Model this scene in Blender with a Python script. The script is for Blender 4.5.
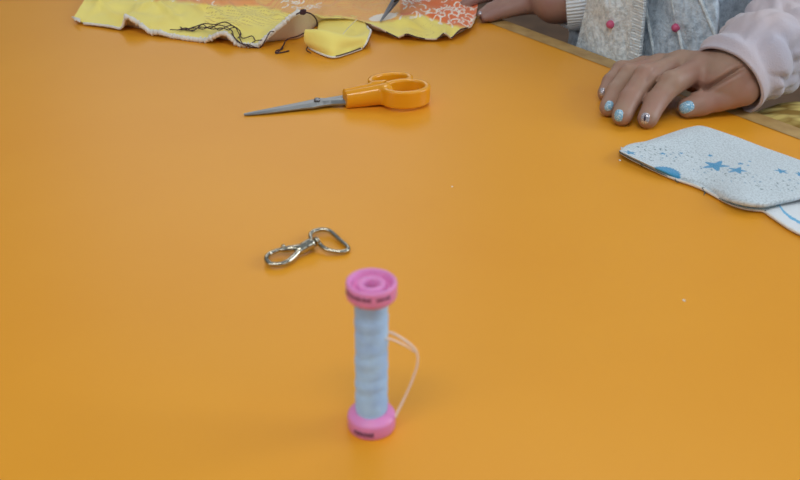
import bpy, bmesh, math, random
import numpy as np
from mathutils import Vector, Matrix, noise
from mathutils.bvhtree import BVHTree

for o in list(bpy.data.objects): bpy.data.objects.remove(o)
S = bpy.context.scene
COL = S.collection
random.seed(4); rng = np.random.default_rng(4)

# ------------------------------------------------------------------ camera, world, light, exposure
F_PX = 1000.0; PITCH = math.radians(29.5); CAM_H = 0.2754; ROLL = math.radians(0.9)
cam_d = bpy.data.cameras.new('camera'); cam = bpy.data.objects.new('camera', cam_d); COL.objects.link(cam)
cam.location = (0, 0, CAM_H)
fwd = Vector((0, math.cos(PITCH), -math.sin(PITCH)))
rgt = Vector((1, 0, 0)); upv = rgt.cross(fwd)
R = Matrix((rgt, upv, -fwd)).transposed() @ Matrix.Rotation(ROLL, 3, 'Z')
cam.rotation_euler = R.to_euler()
cam_d.sensor_width = 36; cam_d.lens = F_PX * 36 / 800
cam_d.clip_start = .01
cam_d.dof.use_dof = True; cam_d.dof.focus_distance = 0.74; cam_d.dof.aperture_fstop = 13.5
S.camera = cam
CX = R @ Vector((1, 0, 0)); CY = R @ Vector((0, 1, 0)); CZ = -(R @ Vector((0, 0, 1)))

w = bpy.data.worlds.new('room_light'); S.world = w; w.use_nodes = True
wn = w.node_tree.nodes; wl = w.node_tree.links
bgn = wn['Background']; tc = wn.new('ShaderNodeTexCoord'); sx = wn.new('ShaderNodeSeparateXYZ'); cr = wn.new('ShaderNodeValToRGB')
wl.new(tc.outputs['Generated'], sx.inputs[0]); wl.new(sx.outputs['Z'], cr.inputs[0]); wl.new(cr.outputs[0], bgn.inputs[0])
cr.color_ramp.elements[0].position = 0.0; cr.color_ramp.elements[0].color = (.10, .085, .07, 1)
cr.color_ramp.elements[1].position = 0.75; cr.color_ramp.elements[1].color = (.60, .68, .78, 1)
e = cr.color_ramp.elements.new(.25); e.color = (.22, .235, .26, 1)
bgn.inputs[1].default_value = 0.42

def area(name, loc, target, sx_, sy_, power, col):
    d = bpy.data.lights.new(name, 'AREA'); d.shape = 'RECTANGLE'; d.size = sx_; d.size_y = sy_; d.energy = power; d.color = col
    o = bpy.data.objects.new(name, d); COL.objects.link(o); o.location = loc
    o.rotation_euler = (Vector(target) - Vector(loc)).to_track_quat('-Z', 'Y').to_euler()
    return o
area('window_light', (2.3, .75, 1.0), (0, .5, 0), 1.3, 1.0, 24, (.80, .91, 1.0))
area('front_window_light', (2.1, -1.3, 1.2), (0, .5, 0), 1.3, 1.1, 7, (.84, .93, 1.0))
area('left_window_light', (-1.7, -1.1, 1.15), (.1, .8, 0), 1.3, 1.0, 9, (.92, .96, 1.0))
area('side_window_light', (-0.55, 3.6, 1.55), (0, .7, 0), 1.5, 1.0, 6, (.95, .97, 1.0))
area('ceiling_lamp_light', (0.5, 1.9, 2.0), (0.3, .8, 0), 1.2, .25, 5, (1.0, .97, .92))
area('ceiling_lamp_light', (-0.1, -0.35, 1.65), (0, .3, 0), 1.2, .3, 10.5, (1.0, .97, .92))
S.view_settings.view_transform = 'Standard'; S.view_settings.look = 'None'
S.view_settings.exposure = 0.07; S.view_settings.gamma = 1.0; S.view_settings.use_curve_mapping = False

# ------------------------------------------------------------------ helpers
def at(px, py, z=0.0):
    """world point (m) at height z (m) seen along the sight line of image point px, py"""
    d = CX * ((px - 400) / F_PX) + CY * ((240 - py) / F_PX) + CZ
    t = (z - CAM_H) / d.z
    return Vector((d.x * t, d.y * t, z))
def G(px, yg, zmm):
    """point zmm above the table point seen at px, yg"""
    p = at(px, yg, 0); return Vector((p.x, p.y, zmm / 1000))
def proj(P):
    """numpy array (...,3) to picture coordinates"""
    q = P - np.array((0, 0, CAM_H)); x = q @ np.array(CX); y = q @ np.array(CY); z = q @ np.array(CZ)
    return 400 + F_PX * x / z, 240 - F_PX * y / z
def lin(c):
    return tuple(((v / 255) / 12.92 if v / 255 <= .04045 else ((v / 255 + .055) / 1.055) ** 2.4) for v in c)

def mat(name, rgb, rough=.5, metal=0.0, spec=.5, bump=None, vary=None, sheen=0, sss=0, alpha=1, trans=0, attr=False, coat=0, wave=None, aniso=0):
    m = bpy.data.materials.new(name); m.use_nodes = True
    n = m.node_tree.nodes; l = m.node_tree.links; b = n['Principled BSDF']
    c = lin(rgb) + (1,)
    b.inputs['Base Color'].default_value = c; b.inputs['Roughness'].default_value = rough
    b.inputs['Metallic'].default_value = metal; b.inputs['Specular IOR Level'].default_value = spec
    b.inputs['Sheen Weight'].default_value = sheen; b.inputs['Coat Weight'].default_value = coat
    b.inputs['Alpha'].default_value = alpha; b.inputs['Transmission Weight'].default_value = trans
    if sss:
        b.inputs['Subsurface Weight'].default_value = sss; b.inputs['Subsurface Radius'].default_value = (1, .35, .2)
        b.inputs['Subsurface Scale'].default_value = .004
    co = n.new('ShaderNodeTexCoord')
    base = None
    if attr:
        a = n.new('ShaderNodeVertexColor'); a.layer_name = 'print'; base = a.outputs['Color']
    if vary:
        sc, rgb2, lo, hi = vary
        t = n.new('ShaderNodeTexNoise'); t.inputs['Scale'].default_value = sc; t.inputs['Detail'].default_value = 5
        l.new(co.outputs['Object'], t.inputs['Vector'])
        mr = n.new('ShaderNodeMapRange'); mr.inputs[1].default_value = lo; mr.inputs[2].default_value = hi
        l.new(t.outputs['Fac'], mr.inputs[0])
        mx = n.new('ShaderNodeMix'); mx.data_type = 'RGBA'; l.new(mr.outputs[0], mx.inputs[0])
        if base: l.new(base, mx.inputs[6])
        else: mx.inputs[6].default_value = c
        mx.inputs[7].default_value = lin(rgb2) + (1,)
        base = mx.outputs[2]
    if base: l.new(base, b.inputs['Base Color'])
    if bump:
        sc, st, dist = bump
        t = n.new('ShaderNodeTexNoise'); t.inputs['Scale'].default_value = sc; t.inputs['Detail'].default_value = 3
        l.new(co.outputs['Object'], t.inputs['Vector'])
        bp = n.new('ShaderNodeBump'); bp.inputs['Strength'].default_value = st; bp.inputs['Distance'].default_value = dist
        l.new(t.outputs['Fac'], bp.inputs['Height']); l.new(bp.outputs[0], b.inputs['Normal'])
    if wave:
        sc, st, dist, axis = wave
        t = n.new('ShaderNodeTexWave'); t.inputs['Scale'].default_value = sc; t.bands_direction = axis
        t.inputs['Distortion'].default_value = 1.0; t.inputs['Detail'].default_value = 2
        l.new(co.outputs['Object'], t.inputs['Vector'])
        bp = n.new('ShaderNodeBump'); bp.inputs['Strength'].default_value = st; bp.inputs['Distance'].default_value = dist
        l.new(t.outputs['Fac'], bp.inputs['Height']); l.new(bp.outputs[0], b.inputs['Normal'])
    return m

def mesh_obj(name, V, Fc, m, parent=None, smooth=True, colors=None):
    me = bpy.data.meshes.new(name)
    me.from_pydata([tuple(map(float, v)) for v in V], [], [tuple(int(i) for i in f) for f in Fc])
    me.materials.append(m)
    if colors is not None:
        ca = me.color_attributes.new('print', 'FLOAT_COLOR', 'POINT')
        c4 = np.ones((len(V), 4), dtype=np.float32); c4[:, :3] = colors
        ca.data.foreach_set('color', c4.ravel())
    if smooth: me.polygons.foreach_set('use_smooth', [True] * len(me.polygons))
    me.update()
    o = bpy.data.objects.new(name, me); COL.objects.link(o)
    if parent is not None: attach(o, parent)
    return o
def attach(o, p):
    o.parent = p
    o.matrix_parent_inverse = Matrix.Translation(-p.location) if p.type == 'EMPTY' else Matrix.Identity(4)
def tag(o, label, cat=None, group=None, kind=None):
    o['label'] = label
    if cat: o['category'] = cat
    if group: o['group'] = group
    if kind: o['kind'] = kind
    return o
def thing(name, loc, label, cat, group=None):
    o = bpy.data.objects.new(name, None); COL.objects.link(o); o.location = loc; o.empty_display_size = .02
    return tag(o, label, cat, group)

def from_bm(name, bm, m, parent=None, smooth=True):
    me = bpy.data.meshes.new(name); bm.normal_update(); bm.to_mesh(me); bm.free(); me.materials.append(m)
    if smooth: me.polygons.foreach_set('use_smooth', [True] * len(me.polygons))
    o = bpy.data.objects.new(name, me); COL.objects.link(o)
    if parent is not None: attach(o, parent)
    return o
def box_bm(bm, lo, hi, M=Matrix.Identity(4), bev=0):
    r = bmesh.ops.create_cube(bm, size=1)
    vs = r['verts']
    for v in vs:
        v.co = M @ Vector([lo[i] + (v.co[i] + .5) * (hi[i] - lo[i]) for i in range(3)])
    if bev:
        es = list({e for v in vs for e in v.link_edges})
        bmesh.ops.bevel(bm, geom=es, offset=bev, segments=3, affect='EDGES', profile=.6)

def spline(pts, n):
    """catmull-rom through pts (k,d) -> n samples"""
    P = np.array([list(p) for p in pts], float); k = len(P)
    P = np.vstack([2 * P[0] - P[1], P, 2 * P[-1] - P[-2]])
    t = np.linspace(0, k - 1 - 1e-9, n); i = t.astype(int); f = (t - i)[:, None]
    a, b, c, d = P[i], P[i + 1], P[i + 2], P[i + 3]
    return .5 * (2 * b + (c - a) * f + (2 * a - 5 * b + 4 * c - d) * f ** 2 + (3 * b - a - 3 * c + d) * f ** 3)
def grid(name, P, m, parent=None, colors=None, thick=0):
    """P (nu,nv,3) surface; thick closes it into a slab hanging below"""
    nu, nv = P.shape[:2]; V = P.reshape(-1, 3); idx = np.arange(nu * nv).reshape(nu, nv)
    Fc = np.stack([idx[:-1, :-1], idx[1:, :-1], idx[1:, 1:], idx[:-1, 1:]], -1).reshape(-1, 4)
    if thick:
        V2 = V.copy(); V2[:, 2] -= thick; V2[:, 2] = np.maximum(V2[:, 2], -10)
        off = len(V); V = np.vstack([V, V2]); bot = Fc[:, ::-1] + off
        rim = list(idx[:, 0]) + list(idx[-1, 1:]) + list(idx[::-1, -1][1:]) + list(idx[0, ::-1][1:])
        side = [(rim[i + 1], rim[i], rim[i] + off, rim[i + 1] + off) for i in range(len(rim) - 1)]
        Fc = np.vstack([Fc, bot, np.array(side)])
        if colors is not None: colors = np.vstack([colors, colors])
    return mesh_obj(name, V, Fc, m, parent, True, colors)
def tube_vf(path, rad, nseg=10, closed=False, squash=None):
    P = np.array([list(p) for p in path], float); n = len(P)
    rad = np.full(n, rad) if np.isscalar(rad) else np.array(rad)
    T = np.roll(P, -1, 0) - np.roll(P, 1, 0)
    if not closed: T[0] = P[1] - P[0]; T[-1] = P[-1] - P[-2]
    T /= np.linalg.norm(T, axis=1)[:, None] + 1e-12
    up = np.array((0, 0, 1.)) if abs(T[0][2]) < .9 else np.array((0, 1., 0))
    V = []; nrm = np.cross(T[0], up); nrm /= np.linalg.norm(nrm)
    for i in range(n):
        nrm = nrm - T[i] * nrm.dot(T[i]); nrm /= np.linalg.norm(nrm); bi = np.cross(T[i], nrm)
        for k in range(nseg):
            a = 2 * math.pi * k / nseg
            V.append(P[i] + rad[i] * (math.cos(a) * nrm + math.sin(a) * bi * (squash or 1)))
    Fc = []
    for i in range(n if closed else n - 1):
        j = (i + 1) % n
        for k in range(nseg):
            q = (k + 1) % nseg; Fc.append((i * nseg + k, i * nseg + q, j * nseg + q, j * nseg + k))
    V = list(V)
    if not closed:
        for e, s in ((0, 1), (n - 1, -1)):
            c = len(V); V.append(P[e])
            for k in range(nseg):
                q = (k + 1) % nseg; f = (e * nseg + q, e * nseg + k, c)
                Fc.append(f if s > 0 else f[::-1])
    return V, Fc
def merge_vf(lst):
    V = []; Fc = []
    for v, f in lst:
        o = len(V); V += list(v); Fc += [tuple(i + o for i in q) for q in f]
    return V, Fc
def tube(name, path, rad, m, parent=None, nseg=10, closed=False, squash=None):
    V, Fc = tube_vf(path, rad, nseg, closed, squash); return mesh_obj(name, V, Fc, m, parent)
def lathe_vf(prof, c=(0, 0, 0), n=64):
    V = []; Fc = []; k = len(prof)
    for r, z in prof:
        for i in range(n):
            a = 2 * math.pi * i / n; V.append((c[0] + r * math.cos(a), c[1] + r * math.sin(a), c[2] + z))
    for j in range(k - 1):
        for i in range(n):
            q = (i + 1) % n; Fc.append((j * n + i, j * n + q, (j + 1) * n + q, (j + 1) * n + i))
    return V, Fc

# signed-distance modelling, units mm
def sd_cap(X, a, b, ra, rb):
    a = np.array(a, float); b = np.array(b, float); ab = b - a
    t = np.clip(((X - a) @ ab) / (ab @ ab), 0, 1)
    return np.linalg.norm(X - a - t[..., None] * ab, axis=-1) - (ra + (rb - ra) * t)
def sd_ell(X, c, r, Rm=None):
    q = X - np.array(c, float)
    if Rm is not None: q = q @ Rm
    r = np.array(r, float); k0 = np.linalg.norm(q / r, axis=-1); k1 = np.linalg.norm(q / r ** 2, axis=-1) + 1e-9
    return k0 * (k0 - 1) / k1
def smin(a, b, k):
    h = np.clip(.5 + .5 * (b - a) / k, 0, 1); return b * (1 - h) + a * h - k * h * (1 - h)
def sdf_mesh(name, f, lo, hi, h, m, parent=None):
    ax = [np.arange(lo[i], hi[i] + h, h) for i in range(3)]
    X = np.stack(np.meshgrid(*ax, indexing='ij'), -1).astype(np.float64)
    v = f(X); s = v.shape; ins = v < 0
    c = np.zeros(tuple(q - 1 for q in s), int)
    offs = [(i, j, k) for i in (0, 1) for j in (0, 1) for k in (0, 1)]
    sl = lambda A, o: A[o[0]:s[0] - 1 + o[0], o[1]:s[1] - 1 + o[1], o[2]:s[2] - 1 + o[2]]
    for o in offs: c += sl(ins, o)
    act = (c > 0) & (c < 8); I = np.argwhere(act); vid = -np.ones(act.shape, int); vid[act] = np.arange(len(I))
    acc = np.zeros((len(I), 3)); cnt = np.zeros(len(I))
    for o in offs:
        for d in range(3):
            if o[d]: continue
            o2 = list(o); o2[d] = 1
            a = v[I[:, 0] + o[0], I[:, 1] + o[1], I[:, 2] + o[2]]; b = v[I[:, 0] + o2[0], I[:, 1] + o2[1], I[:, 2] + o2[2]]
            x = (a < 0) != (b < 0); t = np.where(x, a / np.where(x, a - b, 1), 0)
            p = np.tile(np.array(o, float), (len(I), 1)); p[:, d] = t
            acc[x] += p[x]; cnt[x] += 1
    V = (np.array(lo) + (I + acc / cnt[:, None]) * h) / 1000.0
    Fs = []
    for d in range(3):
        e1, e2 = (d + 1) % 3, (d + 2) % 3
        a = ins.take(range(s[d] - 1), d); b = ins.take(range(1, s[d]), d)
        for flip in (False, True):
            E = np.argwhere((a & ~b) if not flip else (~a & b))
            E = E[(E[:, e1] > 0) & (E[:, e2] > 0) & (E[:, e1] < s[e1] - 1) & (E[:, e2] < s[e2] - 1)]
            def cell(u, w_):
                q = E.copy(); q[:, e1] -= u; q[:, e2] -= w_; return vid[q[:, 0], q[:, 1], q[:, 2]]
            Q = np.stack([cell(1, 1), cell(0, 1), cell(0, 0), cell(1, 0)], 1)
            Fs.append(Q[:, ::-1] if flip else Q)
    Fc = np.vstack(Fs); Fc = Fc[(Fc >= 0).all(1)]
    return mesh_obj(name, V, Fc, m, parent)

# ------------------------------------------------------------------ materials
M = {}
M['laminate'] = mat('orange_laminate', (236, 162, 40), .38, bump=(900, .04, .0004), vary=(6, (233, 157, 36), .4, .7), spec=.4)
M['edging'] = mat('beech_edging', (190, 156, 98), .45, vary=(60, (168, 132, 78), .4, .65))
M['floor'] = mat('dark_floor', (124, 94, 68), .6, vary=(8, (100, 76, 56), .4, .6))
M['metal_leg'] = mat('grey_metal', (120, 120, 122), .4, metal=.8)
M['pink'] = mat('pink_plastic', (230, 144, 202), .4, sss=.15)
M['ink'] = mat('dark_ink', (104, 60, 96), .6)
M['thread_blue'] = mat('pale_blue_thread', (180, 218, 255), .6, sheen=.3, vary=(110, (166, 204, 250), .42, .7), bump=(900, .5, .0004))
M['thread_loose'] = mat('pale_thread', (255, 234, 222), .6, alpha=.85)
M['thread_dark'] = mat('dark_plum_thread', (66, 40, 48), .7)
M['thread_cream'] = mat('cream_thread', (240, 226, 180), .7)
M['steel'] = mat('brushed_steel', (150, 152, 152), .34, metal=.9, bump=(400, .05, .0004))
M['nickel'] = mat('nickel', (186, 180, 162), .14, metal=1.0, bump=(150, .06, .001))
M['dark_steel'] = mat('dark_steel', (150, 152, 158), .3, metal=.95)
M['black_plastic'] = mat('black_plastic', (50, 36, 34), .4)
M['orange_handle'] = mat('orange_handle_plastic', (236, 160, 26), .14, spec=.55)
M['skin_a'] = mat('skin', (168, 136, 116), .5, sss=.10, vary=(40, (166, 124, 108), .4, .7), bump=(500, .12, .0008))
M['skin_b'] = mat('skin_child', (164, 130, 116), .5, sss=.10, vary=(40, (154, 114, 106), .4, .7), bump=(500, .12, .0008))
M['nail_blue'] = mat('glitter_blue_polish', (130, 184, 216), .22, coat=.6, vary=(900, (200, 226, 236), .5, .62))
M['nail_silver'] = mat('silver_polish', (176, 172, 178), .2, metal=.4, coat=.5, vary=(1400, (226, 222, 230), .5, .62))
M['nail_dark'] = mat('dark_polish_mark', (60, 50, 70), .3)
M['cloth_print'] = mat('printed_cotton', (255, 255, 255), .85, sheen=.2, attr=True, bump=(1500, .25, .0004))
M['terry'] = mat('white_terry', (240, 236, 226), .95, sheen=.5, bump=(900, .9, .0012))
M['lining'] = mat('beige_lining', (214, 194, 168), .95, sheen=.4, bump=(900, .6, .0008))
M['yellow'] = mat('yellow_cotton', (255, 236, 126), .85, sheen=.2, bump=(1200, .25, .0004))
M['white_print'] = mat('white_printed_fleece', (255, 255, 255), .9, sheen=.3, attr=True, bump=(1100, .9, .0008))
M['piping'] = mat('dark_seam', (96, 116, 120), .8)
M['fluffy'] = mat('fluffy_knit', (226, 238, 244), .95, sheen=.6, bump=(520, .9, .0016), vary=(230, (184, 196, 202), .42, .66))
M['placket'] = mat('white_ribbed_knit', (226, 238, 244), .9, sheen=.5, bump=(900, .5, .0006))
M['rib'] = mat('ribbed_knit', (222, 232, 240), .9, sheen=.4, bump=(900, .5, .0006))
M['grey_knit'] = mat('blue_grey_knit', (204, 220, 234), .95, sheen=.5, bump=(560, .9, .0016), vary=(200, (164, 182, 198), .42, .66))
M['jersey'] = mat('pale_pink_jersey', (206, 192, 196), .9, sheen=.3, bump=(900, .6, .0008), vary=(14, (190, 186, 200), .4, .65))
M['navy'] = mat('navy_cloth', (30, 32, 52), .9)
M['brown_cloth'] = mat('dark_brown_cloth', (88, 72, 62), .9, bump=(300, .4, .001), vary=(30, (72, 58, 48), .4, .6))
M['bead'] = mat('pink_bead', (206, 92, 132), .4)
M['lint'] = mat('white_lint', (244, 240, 232), .9)
M['gold'] = mat('gold_pattern', (196, 168, 92), .7, bump=(300, .3, .0006))
def gold_pattern():
    m = M['gold']; n = m.node_tree.nodes; l = m.node_tree.links
    co = n.new('ShaderNodeTexCoord'); mp = n.new('ShaderNodeMapping'); mp.inputs['Scale'].default_value = (60, 110, 60); mp.inputs['Rotation'].default_value = (0, 0, .5)
    v = n.new('ShaderNodeTexVoronoi'); v.feature = 'F1'; v.inputs['Scale'].default_value = 1
    r = n.new('ShaderNodeValToRGB'); r.color_ramp.elements[0].position = .25; r.color_ramp.elements[0].color = lin((222, 200, 120)) + (1,)
    r.color_ramp.elements[1].position = .7; r.color_ramp.elements[1].color = lin((150, 118, 48)) + (1,)
    l.new(co.outputs['Object'], mp.inputs[0]); l.new(mp.outputs[0], v.inputs['Vector']); l.new(v.outputs['Distance'], r.inputs[0])
    l.new(r.outputs[0], n['Principled BSDF'].inputs['Base Color'])
gold_pattern()

# ------------------------------------------------------------------ floor and table
bm = bmesh.new(); box_bm(bm, (-3, -2.5, -.77), (3.5, 4, -.74))
fl = from_bm('floor', bm, M['floor'], smooth=False); fl['kind'] = 'structure'

eA = at(497.5, 25.2); eB = at(738, 115.2)                 # two points on the line between laminate and edging
ed = (eB - eA).normalized(); en = Vector((-ed.y, ed.x, 0))
if en.y < 0: en = -en                                     # points away from the table
TL = 2.0; EW = .0125
far_end = eA - ed * .62                                    # the far corner hides behind the cloth and the hand
near_end = far_end + ed * TL
table = thing('work_table', (0, .4, -.74), 'orange laminate table top with beech edging, filling the picture', 'table')
TM = Matrix.Translation(far_end) @ Matrix(((ed.x, -en.x, 0), (ed.y, -en.y, 0), (0, 0, 1))).to_4x4()
bm = bmesh.new(); box_bm(bm, (0, 0, -.024), (TL, 1.25, 0), TM)
top = from_bm('tabletop', bm, M['laminate'], table, False)
bm = bmesh.new()
box_bm(bm, (-EW, -EW, -.026), (TL + EW, 0, .0004), TM, .0022)
box_bm(bm, (-EW, 1.25, -.026), (TL + EW, 1.25 + EW, .0004), TM, .0022)
box_bm(bm, (-EW, -EW, -.026), (0, 1.25 + EW, .0004), TM, .0022)
box_bm(bm, (TL, -EW, -.026), (TL + EW, 1.25 + EW, .0004), TM, .0022)
tag(from_bm('edging', bm, M['edging'], table, False), 'pale beech wood edging strip')
for a in (.07, TL - .07):
    for b in (.07, 1.18):
        bm = bmesh.new(); box_bm(bm, (a - .02, b - .02, -.74), (a + .02, b + .02, -.024), TM, .004)
        from_bm('leg', bm, M['metal_leg'], table)

# ------------------------------------------------------------------ thread spool
sb = at(371.5, 425.5)
SPH = .0718
spool = thing('thread_spool', sb, 'pink plastic spool wound with pale blue thread, standing upright at front', 'thread spool')
def mm(prof): return [(r / 1000, z / 1000) for r, z in prof]
H = SPH * 1000
top_prof = mm([(2.8, H - 8.6), (3.1, H - 1.6), (3.5, H - 1.0), (5.2, H - .9), (5.7, H - 1.4), (5.9, H - 3.0), (6.3, H - 3.4), (7.7, H - 3.4), (8.1, H - 3.0), (8.3, H - .6), (8.7, H - .1),
               (9.4, H), (9.9, H - .5), (10, H - 1.3), (10, H - 5.6), (9.8, H - 6.6), (9.2, H - 7.4), (8.0, H - 8.3), (6.3, H - 8.8), (2.8, H - 8.6)])
bot_prof = mm([(2.8, 8.4), (6.3, 8.8), (7.4, 8.2), (8.8, 7.4), (9.6, 6.9), (9.95, 6.2), (10, 5.4), (10, 1.0), (9.7, .3), (9.2, 0), (3.2, 0), (2.8, .4), (2.8, 8.4)])
V, Fc = lathe_vf(top_prof, sb); Fc = [f[::-1] for f in Fc]
tf = tag(mesh_obj('flange', V, Fc, M['pink'], spool), 'upper pink flange with ringed end face')
V, Fc = lathe_vf(bot_prof, sb); Fc = [f[::-1] for f in Fc]
bf = tag(mesh_obj('flange', V, Fc, M['pink'], spool), 'lower pink flange standing on the table')
V, Fc = lathe_vf(mm([(2.9, 7.9), (2.9, H - 8)]), sb, 32); mesh_obj('core', V, Fc, M['pink'], spool)
# wound thread: fine helical ridges over slow lumps
n = 96; zz = np.arange(8.3, H - 8.2, .16); V = []; Fc = []
for j, z in enumerate(zz):
    for i in range(n):
        a = 2 * math.pi * i / n
        lump = noise.noise(Vector((math.cos(a) * .8, math.sin(a) * .8, z * .16))) * .45 + .22 * math.sin(z * .62 + 1.3 * math.sin(a))
        r = 6.5 + lump*.45 + .10 * math.sin(z / .95 - a) + .13 * math.sin(2 * math.pi * (z / .75) + a) + .08 * math.sin(2 * math.pi * (z / 1.9) - 2 * a)
        V.append((sb.x + r / 1000 * math.cos(a), sb.y + r / 1000 * math.sin(a), z / 1000))
for j in range(len(zz) - 1):
    for i in range(n):
        q = (i + 1) % n; Fc.append((j * n + i, j * n + q, (j + 1) * n + q, (j + 1) * n + i))
wound = tag(mesh_obj('wound_thread', V, Fc, M['thread_blue'], spool), 'pale blue thread wound round the spool')
# illegible dark printing on the flange sides
def flange_marks(name, zc, h, spans, parent):
    lst = []
    for a0, a1, hh in spans:
        A = np.radians(np.linspace(a0, a1, 8)); vs = []; fs = []
        for a in A:
            for dz in (-h * hh / 2, h * hh / 2):
                vs.append((sb.x + .01008 * math.cos(a), sb.y + .01008 * math.sin(a), zc + dz))
        for i in range(7): fs.append((2 * i, 2 * i + 2, 2 * i + 3, 2 * i + 1))
        lst.append((vs, fs))
    V, Fc = merge_vf(lst); return mesh_obj(name, V, Fc, M['ink'], parent)
rr = random.Random(3)
sp = []; a = 196
while a < 316:
    wd = rr.uniform(2.2, 4.5)
    if not 268 < a < 280: sp.append((a, a + wd, rr.uniform(.55, 1)))
    a += wd + rr.uniform(.8, 1.6)
flange_marks('lettering', SPH - .0030, .0018, sp, tf)
sp = []; a = 226
while a < 272:
    wd = rr.uniform(3, 6); sp.append((a, a + wd, rr.uniform(.7, 1))); a += wd + rr.uniform(.6, 1.3)
flange_marks('lettering', .0030, .0022, sp, bf)
# loose ends leaving the spool
yb = sb.y
def pl(px, py, dy=0.0):                                     # point on the upright plane through the spool axis
    d = CX * ((px - 400) / F_PX) + CY * ((240 - py) / F_PX) + CZ; t = (yb + dy) / d.y
    return Vector((0, 0, CAM_H)) + d * t
lt1 = spline([pl(384, 332), pl(392, 333), pl(403, 339), pl(413, 347), pl(417.5, 355), pl(417, 366), pl(412, 381), pl(405, 397), pl(398, 411, -.002), pl(395.5, 417, -.003)], 60)
lt2 = spline([pl(383, 338.5, -.003), pl(392, 339.5, -.003), pl(402, 344, -.002), pl(411, 349), pl(415, 352)], 30)
V, Fc = merge_vf([tube_vf(lt1, .0005, 6), tube_vf(lt2, .00042, 6)])
tag(mesh_obj('loose_thread', V, Fc, M['thread_loose'], spool), 'pale loose thread end looping out at the side')

# ------------------------------------------------------------------ scissors
tipP = at(244, 113.4, .002); endP = at(344.5, 96.5, .005)
sxd = Vector((endP.x - tipP.x, endP.y - tipP.y, 0)); BL = sxd.length; sxd.normalize(); syd = Vector((-sxd.y, sxd.x, 0))
scis = thing('scissors', (tipP.x, tipP.y, 0), 'closed scissors with glossy orange handles and grey steel blades', 'scissors')
SM = Matrix.Translation((tipP.x, tipP.y, 0)) @ Matrix(((sxd.x, syd.x, 0), (sxd.y, syd.y, 0), (0, 0, 1))).to_4x4()
SMi = SM.inverted()
def loc2(px, py, z):
    q = SMi @ at(px, py, z); return q
def blade(name, prof, z0, z1, zt0, zt1, crease):
    """prof: list of (x, ylo, yhi) mm; height tapers from tip to shank"""
    vs = []; fs = []; x1 = prof[-1][0]
    for x, a, b in prof:
        t = x / x1; lo = zt0 + (z0 - zt0) * t; hi = zt1 + (z1 - zt1) * t; m_ = a + (b - a) * crease
        for yy, zc in ((a, lo), (a, lo + (hi - lo) * .45), (m_, hi), (b, hi), (b, lo)):
            vs.append(SM @ Vector((x / 1000, yy / 1000, zc / 1000)))
    k = 5
    for j in range(len(prof) - 1):
        for i in range(k):
            q = (i + 1) % k; fs.append((j * k + i, (j + 1) * k + i, (j + 1) * k + q, j * k + q))
    fs.append(tuple(range(k))); fs.append(tuple(reversed([(len(prof) - 1) * k + i for i in range(k)])))
    return mesh_obj(name, vs, fs, M['steel'], scis, False)
B = BL * 1000
piv = loc2(317, 98.8, .006) * 1000
blade('blade', [(0, -1.2, .6), (6, -2.6, 1.2), (20, -4.6, 1.8), (40, -6.2, 2.6), (piv.x - 6, piv.y - 7.5, piv.y + 3.4), (piv.x + 3, piv.y - 7, piv.y + 4.2), (piv.x + 9, piv.y - 7.6, piv.y + .5), (B + 6, -13.5, -7.4)], 3.0, 6.0, .6, 1.8, .45)
blade('blade', [(1, -.6, 1.2), (8, -1.6, 2.2), (24, -2.6, 3.6), (42, -3.4, 5.2), (piv.x - 5, piv.y - 4.5, piv.y + 4.6), (piv.x + 3, piv.y - 3.5, piv.y + 5), (piv.x + 10, piv.y - .6, piv.y + 5.4), (B + 6, -.6, 5.0)], 1.6, 4.4, .4, 1.1, .5)
V, Fc = lathe_vf(mm([(.01, 1.6), (1.0, 1.6), (1.9, 1.3), (2.4, .6), (2.4, 0)]), SM @ Vector((piv.x / 1000, piv.y / 1000, .0050)), 24)
Fc = [f[::-1] for f in Fc]; screw = tag(mesh_obj('pivot_screw', V, Fc, M['dark_steel'], scis), 'round steel pivot screw')
c1 = loc2(405.5, 89.2, .012) * 1000; c2 = loc2(390.5, 81.3, .011) * 1000
s1 = loc2(345, 101.0, .005) * 1000; s2 = loc2(344, 96.2, .006) * 1000
def handle(c, s, ra, rb, wall, hz, zc, rot, w0, bx_, by_):
    cr_, sr = math.cos(rot), math.sin(rot)
    def f(X):
        q = X - np.array((c.x, c.y, zc)); u = q[..., 0] * cr_ + q[..., 1] * sr; v_ = -q[..., 0] * sr + q[..., 1] * cr_
        k0 = np.sqrt((u / ra) ** 2 + (v_ / rb) ** 2); k1 = np.sqrt((u / ra ** 2) ** 2 + (v_ / rb ** 2) ** 2) + 1e-6
        e = k0 * (k0 - 1) / k1                                  # distance to the ellipse line
        zq = q[..., 2] + .02 * u
        flare = .9 * np.clip(-zq / hz, -1, 1)
        d2 = np.sqrt(np.maximum(np.abs(e + .3 * flare) - wall * .35, 0) ** 2 + np.maximum(np.abs(zq) - hz * .62, 0) ** 2) - wall * .65
        a = np.array((s.x, s.y, 6.0)); 
        side = 1 if s.y < c.y else -1
        b = np.array((c.x - ra * bx_, c.y + rb * by_, zc))
        g = X.copy(); g[..., 2] = (X[..., 2] - 6.4) * .78 + 6.4
        sh = sd_cap(g, a, b, w0, w0 + .9)
        sh = np.maximum(sh, a[0] - X[..., 0])
        return smin(d2, sh, 2.5)
    return f
near_h = handle(c1, s1, 16.4, 12.6, 2.4, 8.2, 8.6, .05, 5.2, .86, .25)
far_h = handle(c2, s2, 15.5, 9.4, 2.3, 7.6, 8.2, .10, 4.4, .5, -.85)
def to_world(o):
    o.data.transform(SM)
bmn = (min(s1.x, s2.x) - 4, min(c1.y, s1.y) - 20, -2); bmx = (c1.x + 24, max(c2.y, s2.y) + 18, 22)
def no_overlap(f, other, keep):
    return lambda X: np.maximum(np.maximum(f(X), .35 - X[..., 2]), -(other(X) - .35)) if not keep else np.maximum(f(X), .35 - X[..., 2])
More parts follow.
